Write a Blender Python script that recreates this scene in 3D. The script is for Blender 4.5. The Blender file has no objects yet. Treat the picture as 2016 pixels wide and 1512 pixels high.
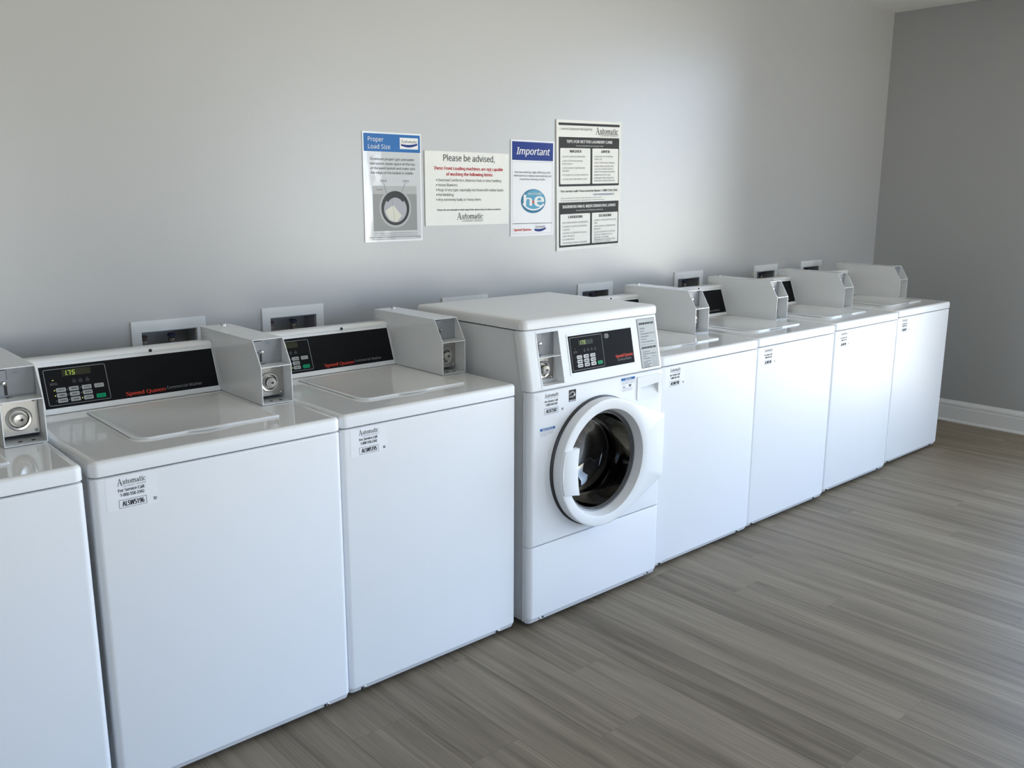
import bpy, bmesh, math, random
from mathutils import Vector, Matrix

random.seed(7)
scene = bpy.context.scene
COL = scene.collection
PI = math.pi

# ------------------------------------------------------------------ camera
cam_d = bpy.data.cameras.new('camera')
cam = bpy.data.objects.new('camera', cam_d)
COL.objects.link(cam)
cam.location = (-0.4932, -2.1584, 1.5072)
cam.rotation_euler = (math.radians(77.9455), math.radians(-0.1557), math.radians(-41.6754))
cam_d.sensor_fit = 'HORIZONTAL'
cam_d.sensor_width = 36.0
cam_d.lens = 1753.65 / 2016 * 36.0
cam_d.clip_start = 0.05
scene.camera = cam

# ------------------------------------------------------------------ room sizes
XR, YW, ZC = 5.658, 0.8914, 2.702          # right wall, back wall, ceiling
XL, YF = -3.6, -5.2                        # left wall, window wall behind the camera
WIN_FRONT = [(-0.35, 0.95, 0.1, 2.0), (4.3, 5.5, 0.1, 2.5)]   # x0 x1 z0 z1; unseen, the first added to brighten the left washers
WIN_RIGHT = [(-4.9, -2.95, 0.1, 2.6), (-2.8, -0.55, 0.1, 2.6)]                          # y0 y1 z0 z1

# ------------------------------------------------------------------ world: overcast sky over pale ground
world = bpy.data.worlds.new('sky'); scene.world = world
world.use_nodes = True
nt = world.node_tree; nt.nodes.clear()
w_out = nt.nodes.new('ShaderNodeOutputWorld')
w_bg = nt.nodes.new('ShaderNodeBackground')
w_tc = nt.nodes.new('ShaderNodeTexCoord')
w_sep = nt.nodes.new('ShaderNodeSeparateXYZ')
w_map = nt.nodes.new('ShaderNodeMapRange')
w_ramp = nt.nodes.new('ShaderNodeValToRGB')
w_map.inputs['From Min'].default_value = -1; w_map.inputs['From Max'].default_value = 1
e = w_ramp.color_ramp.elements
e[0].position = 0.0; e[0].color = (1.50, 1.41, 1.27, 1)
e[1].position = 1.0; e[1].color = (0.55, 0.86, 1.56, 1)
k = e.new(0.48); k.color = (1.50, 1.41, 1.27, 1)
k = e.new(0.53); k.color = (0.74, 0.93, 1.26, 1)
nt.links.new(w_tc.outputs['Generated'], w_sep.inputs[0])
nt.links.new(w_sep.outputs['Z'], w_map.inputs['Value'])
nt.links.new(w_map.outputs[0], w_ramp.inputs[0])
nt.links.new(w_ramp.outputs[0], w_bg.inputs['Color'])
nt.links.new(w_bg.outputs[0], w_out.inputs['Surface'])
w_bg.inputs['Strength'].default_value = 9.3

# portals: they guide sampling of the sky through the window openings
def portal(name, loc, rot, sx, sy):
    l = bpy.data.lights.new(name, 'AREA'); l.shape = 'RECTANGLE'; l.size = sx; l.size_y = sy
    l.cycles.is_portal = True
    o = bpy.data.objects.new(name, l); COL.objects.link(o)
    o.location = loc; o.rotation_euler = rot
for (a, b, c, d) in WIN_FRONT:
    portal('window_portal', ((a+b)/2, YF-0.06, (c+d)/2), (math.radians(90), 0, 0), b-a, d-c)
for (a, b, c, d) in WIN_RIGHT:
    portal('window_portal', (XR+0.06, (a+b)/2, (c+d)/2), (math.radians(90), 0, math.radians(90)), b-a, d-c)

scene.view_settings.view_transform = 'Standard'
scene.view_settings.look = 'None'
scene.view_settings.gamma = 1.0
scene.view_settings.use_curve_mapping = False
scene.view_settings.exposure = 0.0

# ------------------------------------------------------------------ materials
MATS = {}
def mat(name, color=(0.8, 0.8, 0.8), rough=0.5, metal=0.0, emit=None, emit_s=1.0, coat=0.0, spec=0.5):
    if name in MATS: return MATS[name]
    m = bpy.data.materials.new(name); m.use_nodes = True
    b = m.node_tree.nodes['Principled BSDF']
    b.inputs['Base Color'].default_value = (*color, 1)
    b.inputs['Roughness'].default_value = rough
    b.inputs['Metallic'].default_value = metal
    b.inputs['Coat Weight'].default_value = coat
    b.inputs['Specular IOR Level'].default_value = spec
    if emit:
        b.inputs['Emission Color'].default_value = (*emit, 1)
        b.inputs['Emission Strength'].default_value = emit_s
    MATS[name] = m
    return m
def inkspec(*names):
    for k in names: MATS[k].node_tree.nodes['Principled BSDF'].inputs['Specular IOR Level'].default_value = 0.15

def noisy(name, color, rough, scale, bump, var=0.04, coat=0.0, detail=2.0, stretch=None, metal=0.0, dist=0.002):
    """principled material with a fine procedural relief and a faint colour variation"""
    m = mat(name, color, rough, metal, coat=coat)
    n = m.node_tree.nodes; L = m.node_tree.links; b = n['Principled BSDF']
    tc = n.new('ShaderNodeTexCoord'); mp = n.new('ShaderNodeMapping')
    if stretch: mp.inputs['Scale'].default_value = stretch
    t = n.new('ShaderNodeTexNoise'); t.inputs['Scale'].default_value = scale; t.inputs['Detail'].default_value = detail
    L.new(tc.outputs['Object'], mp.inputs[0]); L.new(mp.outputs[0], t.inputs['Vector'])
    mx = n.new('ShaderNodeMix'); mx.data_type = 'RGBA'
    mx.inputs['A'].default_value = (*[c*(1-var) for c in color], 1)
    mx.inputs['B'].default_value = (*[min(1, c*(1+var)) for c in color], 1)
    L.new(t.outputs['Fac'], mx.inputs['Factor']); L.new(mx.outputs['Result'], b.inputs['Base Color'])
    bp = n.new('ShaderNodeBump'); bp.inputs['Strength'].default_value = bump; bp.inputs['Distance'].default_value = dist
    L.new(t.outputs['Fac'], bp.inputs['Height']); L.new(bp.outputs[0], b.inputs['Normal'])
    return m

M_WALL = noisy('wall_paint', (0.42, 0.422, 0.425), 0.33, 260, 0.10, 0.015, dist=0.001)
M_WALL.node_tree.nodes['Principled BSDF'].inputs['Specular IOR Level'].default_value = 1.0   # semi-gloss paint
M_CEIL = noisy('ceiling_paint', (0.80, 0.79, 0.76), 0.8, 200, 0.10, 0.02, dist=0.001)
M_TRIM = noisy('trim_paint', (0.80, 0.80, 0.80), 0.35, 40, 0.03, 0.01)
M_PANEL = noisy('white_enamel_panel', (0.84, 0.86, 0.895), 0.42, 300, 0.05, 0.006, dist=0.0006)
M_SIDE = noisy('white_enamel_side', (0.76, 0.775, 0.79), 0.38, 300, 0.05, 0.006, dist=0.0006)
M_TOP = noisy('white_porcelain', (0.83, 0.835, 0.84), 0.065, 6, 0.02, 0.008, dist=0.001)
M_TOP.node_tree.nodes['Principled BSDF'].inputs['Specular IOR Level'].default_value = 0.45
M_FTOP = noisy('white_top_enamel', (0.80, 0.805, 0.81), 0.28, 300, 0.04, 0.006, dist=0.0006)
M_PLASTIC = mat('white_plastic', (0.82, 0.835, 0.855), 0.5)
M_GUARD = mat('white_console', (0.80, 0.81, 0.815), 0.18, coat=0.2)
M_COIN = noisy('pale_grey_powder_coat', (0.80, 0.81, 0.815), 0.14, 220, 0.04, 0.008, dist=0.0006)
M_COININ = mat('coin_box_inner_grey', (0.22, 0.232, 0.25), 0.4)  # darker grey for the plates inside the coin box
M_STEEL = noisy('brushed_steel', (0.42, 0.405, 0.38), 0.33, 60, 0.05, 0.04, metal=1.0, stretch=(1, 1, 30), dist=0.0005)
M_CHROME = mat('chrome', (0.60, 0.59, 0.57), 0.18, 1.0)
M_DARK = mat('dark_void', (0.012, 0.012, 0.013), 0.6)
M_BLACK = mat('black_overlay', (0.012, 0.0125, 0.014), 0.5, spec=0.03)
M_GREYLINE = mat('grey_print', (0.25, 0.26, 0.27), 0.4)
M_KEY = mat('grey_key', (0.36, 0.37, 0.37), 0.4)
M_KEYL = mat('light_key', (0.62, 0.63, 0.63), 0.4)
M_GREEN = mat('green_key', (0.0, 0.30, 0.13), 0.35)
M_LCD = mat('display_window', (0.035, 0.036, 0.022), 0.2)
M_DIGIT = mat('display_digits', (0.3, 0.4, 0.05), 0.4, emit=(0.45, 0.62, 0.10), emit_s=0.42)
M_LED = mat('led_amber', (0.5, 0.5, 0.1), 0.4, emit=(0.75, 0.8, 0.15), emit_s=1.0)
M_RED = mat('red_print', (0.62, 0.06, 0.035), 0.4)
M_RED2 = mat('red_ink', (0.55, 0.04, 0.06), 0.6)
M_INK = mat('black_ink', (0.025, 0.025, 0.03), 0.6)
M_INKG = mat('grey_ink', (0.16, 0.16, 0.18), 0.6)
M_PAPER = mat('sign_board', (0.80, 0.80, 0.77), 0.45)
M_GLOSSY = noisy('laminated_poster', (0.62, 0.64, 0.66), 0.10, 7, 0.5, 0.01, coat=0.6, dist=0.006)
M_LAMW = noisy('laminate_white', (0.80, 0.81, 0.84), 0.2, 5, 0.15, 0.01, coat=0.3, dist=0.004)
M_BLUE = mat('sign_blue', (0.035, 0.16, 0.44), 0.25)
M_NAVY = mat('sign_navy', (0.014, 0.035, 0.22), 0.25)
M_NAVYL = mat('sign_navy_stripe', (0.03, 0.07, 0.30), 0.25)
M_TEAL = mat('logo_teal', (0.03, 0.17, 0.30), 0.3)
M_TEALL = mat('logo_teal_light', (0.10, 0.34, 0.50), 0.3)
M_SIGNBLK = mat('sign_black', (0.032, 0.032, 0.032), 0.5)
M_WHITEINK = mat('white_ink', (0.82, 0.82, 0.82), 0.5)
M_STICK = mat('sticker_white', (0.85, 0.868, 0.91), 0.42)
M_INSTR = mat('instruction_grey', (0.50, 0.52, 0.52), 0.4)
M_PH1 = mat('print_grey_light', (0.30, 0.31, 0.31), 0.2)
M_PH2 = mat('print_grey_dark', (0.05, 0.05, 0.055), 0.2)
M_PH3 = mat('print_laundry', (0.42, 0.42, 0.46), 0.2)
M_PH4 = mat('print_laundry_pale', (0.62, 0.61, 0.52), 0.2)
M_PH5 = mat('print_grey_mid', (0.45, 0.46, 0.46), 0.2)
M_BOXIN = mat('outlet_box_plastic', (0.34, 0.345, 0.36), 0.5)
M_FRAME = mat('outlet_frame_plastic', (0.70, 0.71, 0.71), 0.4)
M_BRASS = mat('valve_metal', (0.35, 0.31, 0.28), 0.35, 1.0)
M_BLUEV = mat('valve_blue', (0.045, 0.045, 0.10), 0.4)
M_REDV = mat('valve_red', (0.10, 0.06, 0.055), 0.4)
M_ALU = mat('window_aluminium', (0.25, 0.25, 0.26), 0.4, 0.6)
M_RUBBER = mat('black_rubber', (0.03, 0.03, 0.033), 0.45)
M_GREYPL = mat('gasket_and_gap_grey', (0.11, 0.11, 0.115), 0.35)
M_DRUM = noisy('drum_steel', (0.10, 0.10, 0.11), 0.38, 90, 0.3, 0.25, metal=1.0, dist=0.002)

inkspec('sign_blue', 'sign_navy', 'sign_navy_stripe', 'logo_teal', 'logo_teal_light', 'sign_black', 'black_ink', 'grey_ink', 'red_ink', 'red_print', 'grey_print', 'display_window', 'grey_key', 'light_key', 'green_key', 'sign_board', 'white_ink', 'instruction_grey', 'print_grey_light', 'print_grey_dark', 'print_grey_mid', 'print_laundry')

def glass_mat(name, tint, ior=1.5, rough=0.02, refl=1.0):
    m = bpy.data.materials.new(name); m.use_nodes = True
    n = m.node_tree.nodes; L = m.node_tree.links; n.clear()
    o = n.new('ShaderNodeOutputMaterial'); mx = n.new('ShaderNodeMixShader')
    t = n.new('ShaderNodeBsdfTransparent'); t.inputs[0].default_value = (*tint, 1)
    g = n.new('ShaderNodeBsdfGlossy'); g.inputs['Roughness'].default_value = rough
    f = n.new('ShaderNodeFresnel'); f.inputs['IOR'].default_value = ior
    fm = n.new('ShaderNodeMath'); fm.operation = 'MULTIPLY'; fm.inputs[1].default_value = refl
    L.new(f.outputs[0], fm.inputs[0]); L.new(fm.outputs[0], mx.inputs[0]); L.new(t.outputs[0], mx.inputs[1]); L.new(g.outputs[0], mx.inputs[2])
    L.new(mx.outputs[0], o.inputs['Surface'])
    return m
M_DOORGLASS = glass_mat('door_glass', (0.13, 0.13, 0.135), 1.5, 0.02, 0.5)
M_PANE = glass_mat('window_glass', (0.96, 0.98, 0.97), 1.45)

def plank_mat():
    m = bpy.data.materials.new('grey_oak_vinyl'); m.use_nodes = True
    n = m.node_tree.nodes; L = m.node_tree.links; b = n['Principled BSDF']
    tc = n.new('ShaderNodeTexCoord'); oi = n.new('ShaderNodeObjectInfo')
    off = n.new('ShaderNodeVectorMath'); off.operation = 'SCALE'
    cmb = n.new('ShaderNodeCombineXYZ')
    mul = n.new('ShaderNodeMath'); mul.operation = 'MULTIPLY'; mul.inputs[1].default_value = 37.0
    L.new(oi.outputs['Random'], mul.inputs[0]); L.new(mul.outputs[0], cmb.inputs[0]); L.new(mul.outputs[0], cmb.inputs[1])
    add = n.new('ShaderNodeVectorMath'); add.operation = 'ADD'
    L.new(tc.outputs['Object'], add.inputs[0]); L.new(cmb.outputs[0], add.inputs[1])
    def tex(sx, sy, scale, detail, dist=0.0):
        mp = n.new('ShaderNodeMapping'); mp.inputs['Scale'].default_value = (sx, sy, 1)
        t = n.new('ShaderNodeTexNoise'); t.inputs['Scale'].default_value = scale
        t.inputs['Detail'].default_value = detail; t.inputs['Distortion'].default_value = dist
        L.new(add.outputs[0], mp.inputs[0]); L.new(mp.outputs[0], t.inputs['Vector'])
        return t
    broad = tex(15, 0.7, 1.0, 2, 1.0)
    grain = tex(150, 3.0, 1.0, 4, 0.3)
    cath = tex(55, 1.5, 1.0, 3, 1.8)
    r1 = n.new('ShaderNodeValToRGB')
    r1.color_ramp.elements[0].position = 0.36; r1.color_ramp.elements[0].color = (0.124, 0.099, 0.070, 1)
    r1.color_ramp.elements[1].position = 0.72; r1.color_ramp.elements[1].color = (0.298, 0.250, 0.188, 1)
    s = n.new('ShaderNodeMath'); s.operation = 'ADD'
    s1 = n.new('ShaderNodeMath'); s1.operation = 'MULTIPLY'; s1.inputs[1].default_value = 0.50
    s2 = n.new('ShaderNodeMath'); s2.operation = 'MULTIPLY'; s2.inputs[1].default_value = 0.16
    s3 = n.new('ShaderNodeMath'); s3.operation = 'MULTIPLY'; s3.inputs[1].default_value = 0.34
    s4 = n.new('ShaderNodeMath'); s4.operation = 'ADD'
    s5 = n.new('ShaderNodeMath'); s5.operation = 'ADD'
    rr = n.new('ShaderNodeMath'); rr.operation = 'MULTIPLY'; rr.inputs[1].default_value = 0.10
    L.new(broad.outputs['Fac'], s1.inputs[0]); L.new(grain.outputs['Fac'], s2.inputs[0]); L.new(cath.outputs['Fac'], s3.inputs[0])
    L.new(s1.outputs[0], s.inputs[0]); L.new(s2.outputs[0], s.inputs[1])
    L.new(s.outputs[0], s4.inputs[0]); L.new(s3.outputs[0], s4.inputs[1])
    L.new(oi.outputs['Random'], rr.inputs[0])
    L.new(s4.outputs[0], s5.inputs[0]); L.new(rr.outputs[0], s5.inputs[1])
    L.new(s5.outputs[0], r1.inputs[0])
    L.new(r1.outputs[0], b.inputs['Base Color'])
    b.inputs['Roughness'].default_value = 0.5
    b.inputs['Specular IOR Level'].default_value = 0.22
    bp = n.new('ShaderNodeBump'); bp.inputs['Strength'].default_value = 0.12; bp.inputs['Distance'].default_value = 0.001
    L.new(grain.outputs['Fac'], bp.inputs['Height']); L.new(bp.outputs[0], b.inputs['Normal'])
    return m
M_PLANK = plank_mat()
M_SUB = mat('floor_joint', (0.07, 0.064, 0.058), 0.8)

# ------------------------------------------------------------------ helpers
def tag(o, label=None, cat=None, group=None, kind=None):
    if label: o['label'] = label
    if cat: o['category'] = cat
    if group: o['group'] = group
    if kind: o['kind'] = kind
    return o

def empty(name, loc=(0, 0, 0)):
    o = bpy.data.objects.new(name, None); COL.objects.link(o)
    o.location = loc; o.empty_display_size = 0.1
    return o

def copy_tree(o, parent=None):
    c = o.copy(); COL.objects.link(c); c.parent = parent
    for ch in [x for x in bpy.data.objects if x.parent == o]:
        copy_tree(ch, c)
    return c

def rrect(x0, x1, y0, y1, r, seg=5):
    """rounded rectangle, r = (front-left, front-right, back-right, back-left)"""
    if not isinstance(r, (tuple, list)): r = (r,)*4
    pts = []
    for (cx, cy, a0, rr) in ((x0, y0, PI, r[0]), (x1, y0, 1.5*PI, r[1]), (x1, y1, 0, r[2]), (x0, y1, .5*PI, r[3])):
        sx = 1 if cx == x0 else -1; sy = 1 if cy == y0 else -1
        for i in range(seg+1):
            a = a0 + .5*PI*i/seg
            pts.append((cx+sx*rr+rr*math.cos(a), cy+sy*rr+rr*math.sin(a)))
    return pts

class MB:
    def __init__(s): s.v = []; s.f = []
    def add(s, vs, fs):
        n = len(s.v); s.v += [tuple(v) for v in vs]; s.f += [tuple(i+n for i in f) for f in fs]
    def box(s, x0, x1, y0, y1, z0, z1):
        s.add([(x0,y0,z0),(x1,y0,z0),(x1,y1,z0),(x0,y1,z0),(x0,y0,z1),(x1,y0,z1),(x1,y1,z1),(x0,y1,z1)],
              [(0,3,2,1),(4,5,6,7),(0,1,5,4),(1,2,6,5),(2,3,7,6),(3,0,4,7)])
    def loft(s, loops, cap=True, closed=False):
        n = len(loops[0]); vs = [p for l in loops for p in l]; fs = []
        m = len(loops)
        for k in range(m if closed else m-1):
            a = k*n; b = ((k+1) % m)*n
            for i in range(n):
                j = (i+1) % n; fs.append((a+i, a+j, b+j, b+i))
        if cap and not closed:
            fs.append(tuple(range(n-1, -1, -1))); fs.append(tuple(range((m-1)*n, m*n)))
        s.add(vs, fs)
    def rbox(s, x0, x1, y0, y1, zs, r, seg=5):
        """stack of rounded rectangles; zs = [(z, inset[, dy_front])]"""
        loops = []
        for q in zs:
            z, i = q[0], q[1]; dy = q[2] if len(q) > 2 else 0; db = q[3] if len(q) > 3 else 0
            rr = tuple(max(1e-4, a-i) for a in (r if isinstance(r, (tuple, list)) else (r,)*4))
            loops.append([(x, y, z) for x, y in rrect(x0+i, x1-i, y0+i+dy, y1-i+db, rr, seg)])
        s.loft(loops)
    def prism(s, prof, a0, a1, axis='x', bev=0.0):
        """extrude a closed (p,q) profile along an axis; x: (y,z), y: (x,z), z: (x,y)"""
        def mk(a, pr):
            if axis == 'x': return [(a, p, q) for p, q in pr]
            if axis == 'y': return [(p, a, q) for p, q in pr]
            return [(p, q, a) for p, q in pr]
        if bev:
            cx = sum(p for p, q in prof)/len(prof); cy = sum(q for p, q in prof)/len(prof)
            def sh(d):
                out = []
                for p, q in prof:
                    dx, dy = cx-p, cy-q; l = math.hypot(dx, dy) or 1
                    out.append((p+dx/l*d, q+dy/l*d))
                return out
            s.loft([mk(a0, sh(bev)), mk(a0+bev*.3, sh(bev*.3)), mk(a0+bev, prof), mk(a1-bev, prof), mk(a1-bev*.3, sh(bev*.3)), mk(a1, sh(bev))])
        else:
            s.loft([mk(a0, prof), mk(a1, prof)])
    def lathe(s, c, prof, axis='y', n=32, cap=True):
        """prof = [(radius, height along axis)]"""
        loops = []
        for r, h in prof:
            l = []
            for i in range(n):
                a = 2*PI*i/n; p, q = r*math.cos(a), r*math.sin(a)
                if axis == 'y': l.append((c[0]+p, c[1]+h, c[2]+q))
                elif axis == 'z': l.append((c[0]+p, c[1]+q, c[2]+h))
                else: l.append((c[0]+h, c[1]+p, c[2]+q))
            loops.append(l)
        s.loft(loops, cap)
    def build(s, name, m, parent=None, smooth=None, xf=None):
        me = bpy.data.meshes.new(name)
        vs = [tuple(xf(v)) for v in s.v] if xf else s.v
        me.from_pydata(vs, [], s.f)
        bm = bmesh.new(); bm.from_mesh(me)
        bmesh.ops.recalc_face_normals(bm, faces=bm.faces)
        bm.to_mesh(me); bm.free()
        if smooth:
            for p in me.polygons: p.use_smooth = True
            me.set_sharp_from_angle(angle=math.radians(smooth))
        me.materials.append(m)
        o = bpy.data.objects.new(name, me); COL.objects.link(o)
        if parent: o.parent = parent
        return o

def part_box(name, m, parent, *b):
    q = MB(); q.box(*b); return q.build(name, m, parent)

def cut(o, cutter):
    """boolean difference baked into the mesh"""
    md = o.modifiers.new('cut', 'BOOLEAN'); md.operation = 'DIFFERENCE'; md.object = cutter; md.solver = 'EXACT'
    bpy.context.view_layer.update()
    dg = bpy.context.evaluated_depsgraph_get()
    me = bpy.data.meshes.new_from_object(o.evaluated_get(dg))
    o.modifiers.remove(md)
    old = o.data; o.data = me; me.name = old.name
    bpy.data.meshes.remove(old)
    cm = cutter.data; bpy.data.objects.remove(cutter); bpy.data.meshes.remove(cm)
    for p in o.data.polygons: p.use_smooth = True
    o.data.set_sharp_from_angle(angle=math.radians(32))

# ---- lettering -----------------------------------------------------
try:      # Blender's own bundled sans; the built-in default face is used if it is missing
    SANS = bpy.data.fonts.load(bpy.utils.system_resource('DATAFILES', path='fonts') + '/NotoSansHebrew-Regular.woff2')
except Exception:
    SANS = None
_tc = {}
def glyphs(txt, bold):
    key = (txt, bold)
    if key in _tc: return _tc[key]
    cu = bpy.data.curves.new('lettering', 'FONT'); cu.body = txt; cu.size = 1.0
    cu.resolution_u = 2
    if SANS: cu.font = SANS
    o = bpy.data.objects.new('lettering', cu); COL.objects.link(o)
    bpy.context.view_layer.update()
    dg = bpy.context.evaluated_depsgraph_get()
    me = bpy.data.meshes.new_from_object(o.evaluated_get(dg))
    vs = [(v.co.x, v.co.y) for v in me.vertices]; fs = [tuple(p.vertices) for p in me.polygons]
    bpy.data.objects.remove(o); bpy.data.curves.remove(cu); bpy.data.meshes.remove(me)
    _tc[key] = (vs, fs)
    return vs, fs
CAP = max(v[1] for v in glyphs('H', 0.0)[0])

def serif_word():
    """the serif word mark 'Automatic' as polygons, cap height 1; returns (polys, width)"""
    P = []; x = 0.0
    R = lambda a, b, c, d: P.append([(x+a, c), (x+b, c), (x+b, d), (x+a, d)])
    def ring(cx, cy, rx, ry, ix, iy, a0=0, a1=360, n=20):
        for i in range(n):
            p, q = (math.radians(a0+(a1-a0)*k/n) for k in (i, i+1))
            P.append([(x+cx+rx*math.cos(p), cy+ry*math.sin(p)), (x+cx+rx*math.cos(q), cy+ry*math.sin(q)),
                      (x+cx+ix*math.cos(q), cy+iy*math.sin(q)), (x+cx+ix*math.cos(p), cy+iy*math.sin(p))])
    # A
    P.append([(0.06, -.12), (0.12, -.12), (0.50, 1.0), (0.44, 1.0)])
    P.append([(0.42, 1.0), (0.52, 1.0), (0.86, -.12), (0.70, -.12)])
    R(.20, .66, .26, .32); R(-.04, .24, -.14, -.09); R(.58, .98, -.14, -.09)
    x = 1.0
    def stem(a, h0=0, h1=.6): R(a, a+.11, h0, h1)
    # u
    stem(.08, .08); R(0, .19, .56, .60); ring(.28, .16, .20, .17, .09, .11, 180, 360, 8); stem(.38); R(.30, .49, .56, .60); R(.38, .57, 0, .04); x += .62
    # t
    stem(.10, .06, .82); R(0, .36, .55, .60); ring(.22, .12, .12, .13, .02, .08, 200, 350, 6); x += .40
    # o
    ring(.28, .30, .28, .32, .16, .27); x += .62
    # m
    for a in (.08, .40, .72):
        stem(a); R(a-.07, a+.18, 0, .04)
    for a in (.29, .61): ring(a, .40, .22, .21, .11, .14, 0, 180, 8)
    R(0, .19, .56, .60); x += .98
    # a
    ring(.20, .17, .20, .19, .09, .13); ring(.24, .42, .20, .19, .10, .14, 0, 165, 8); R(.33, .44, .06, .45); R(.40, .54, 0, .05); x += .58
    # t
    stem(.10, .06, .82); R(0, .36, .55, .60); ring(.22, .12, .12, .13, .02, .08, 200, 350, 6); x += .40
    # i
    stem(.08); R(0, .19, .56, .60); R(0, .28, 0, .04); ring(.135, .76, .08, .08, 0, 0); x += .32
    # c
    ring(.27, .30, .27, .32, .15, .27, 45, 318); ring(.42, .48, .07, .07, 0, 0, n=8); x += .52
    return P, x
SERIF, SERIF_W = serif_word()

class Sheet:
    """flat print on a plane: layers are thin raised faces, one mesh per (name, material)"""
    def __init__(s, o=(0, 0, 0), U=(1, 0, 0), V=(0, 0, 1)):
        s.o = Vector(o); s.U = Vector(U).normalized(); s.V = Vector(V).normalized(); s.N = s.U.cross(s.V)
        s.d = {}; s.cur = 0
    def P(s, u, v, h): return s.o + s.U*u + s.V*v + s.N*h
    JOIN = {'printed_photograph', 'efficiency_label', 'emblem', 'instruction_label', 'digit', 'key_lettering', 'status_lettering',
            'lamp', 'lit_lamp', 'approval_mark', 'notice_label', 'wash_notice_label', 'coin_label', 'logo_swoosh'}
    SMALL = {'key_lettering', 'status_lettering', 'lamp', 'lit_lamp'}
    def _g(s, name, m, fresh=False):
        if fresh and name not in s.JOIN: s.cur = s.cur+1
        key = (name, m.name, 0 if name in s.JOIN else s.cur)
        return s.d.setdefault(key, ([], [], m))
    def poly(s, name, m, pts, h=0.0006):
        g = s._g(name, m); n = len(g[0]); g[0].extend(s.P(u, v, h) for u, v in pts); g[1].append(tuple(range(n, n+len(pts))))
    def rect(s, name, m, u0, v0, u1, v1, h=0.0006): s._g(name, m, True); s.poly(name, m, [(u0, v0), (u1, v0), (u1, v1), (u0, v1)], h)
    def rr(s, name, m, u0, v0, u1, v1, r, h=0.0006): s._g(name, m, True); s.poly(name, m, rrect(u0, u1, v0, v1, r, 4), h)
    def outline(s, name, m, u0, v0, u1, v1, t, h=0.0006, r=None):
        r = r or t*1.5; s._g(name, m, True)
        A = rrect(u0, u1, v0, v1, r, 3); B = rrect(u0+t, u1-t, v0+t, v1-t, max(r-t, 1e-5), 3); n = len(A)
        for i in range(n): j = (i+1) % n; s.poly(name, m, [A[i], A[j], B[j], B[i]], h)
    def ring(s, name, m, cu, cv, r0, r1, a0=0, a1=360, n=40, h=0.0006, ky=1.0):
        s._g(name, m, True)
        for i in range(n):
            p, q = (math.radians(a0+(a1-a0)*k/n) for k in (i, i+1))
            pts = [(cu+r1*math.cos(p), cv+ky*r1*math.sin(p)), (cu+r1*math.cos(q), cv+ky*r1*math.sin(q))]
            if r0 > 0: pts += [(cu+r0*math.cos(q), cv+ky*r0*math.sin(q)), (cu+r0*math.cos(p), cv+ky*r0*math.sin(p))]
            else: pts += [(cu, cv)]
            s.poly(name, m, pts, h)
    def line(s, name, m, a, b, t, h=0.0006):
        s._g(name, m, True); d = Vector((b[0]-a[0], b[1]-a[1])).normalized()*t/2; n = (-d.y, d.x)
        s.poly(name, m, [(a[0]-n[0], a[1]-n[1]), (b[0]-n[0], b[1]-n[1]), (b[0]+n[0], b[1]+n[1]), (a[0]+n[0], a[1]+n[1])], h)
    def text(s, m, txt, u, v, cap, width=None, align='l', bold=0.0, shear=0.0, h=0.0009, name='lettering'):
        """v is the baseline; width fits the line to that width"""
        vs, fs = glyphs(txt, 0.0)
        if not vs: return
        x0 = min(p[0] for p in vs); x1 = max(p[0] for p in vs)
        ky = cap/CAP; kx = ky if width is None else width/(x1-x0)
        w = (x1-x0)*kx
        du = u - (0 if align == 'l' else w/2 if align == 'c' else w)
        g = s._g(name, m, True); n = len(g[0])
        for e in ((0,) if not bold else (-.8, 0, .8)):      # heavier weights are struck three times, side by side
            n = len(g[0])
            g[0].extend(s.P(du+(a-x0)*kx+shear*b*ky+e*bold*ky, v+b*ky, h+(e+.8)*.00022) for a, b in vs)
            g[1].extend(tuple(i+n for i in f) for f in fs)
    def word(s, m, u, v, cap, width, h=0.0009, name='lettering'):
        k = width/SERIF_W; s._g(name, m, True)
        for p in SERIF: s.poly(name, m, [(u+a*k, v+b*cap) for a, b in p], h)
    def build(s, parent):
        out = []
        for (name, mn, _), (vs, fs, m) in s.d.items():
            me = bpy.data.meshes.new(name); me.from_pydata([tuple(v) for v in vs], [], fs); me.materials.append(m)
            o = bpy.data.objects.new(name, me); COL.objects.link(o); o.parent = parent; out.append(o)
            if name in s.SMALL: o['kind'] = 'stuff'
        s.d = {}
        return out

# ------------------------------------------------------------------ the room
def wall_cells(name, m, a0, a1, z0, z1, holes, place):
    """solid wall with rectangular openings; place(a0,a1,z0,z1) -> box"""
    A = sorted({a0, a1, *[h[0] for h in holes], *[h[1] for h in holes]})
    Z = sorted({z0, z1, *[h[2] for h in holes], *[h[3] for h in holes]})
    q = MB()
    for i in range(len(A)-1):
        for j in range(len(Z)-1):
            ca, cz = (A[i]+A[i+1])/2, (Z[j]+Z[j+1])/2
            if any(h[0] < ca < h[1] and h[2] < cz < h[3] for h in holes): continue
            q.box(*place(A[i], A[i+1], Z[j], Z[j+1]))
    o = q.build(name, m); tag(o, kind='structure')
    return o

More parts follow.
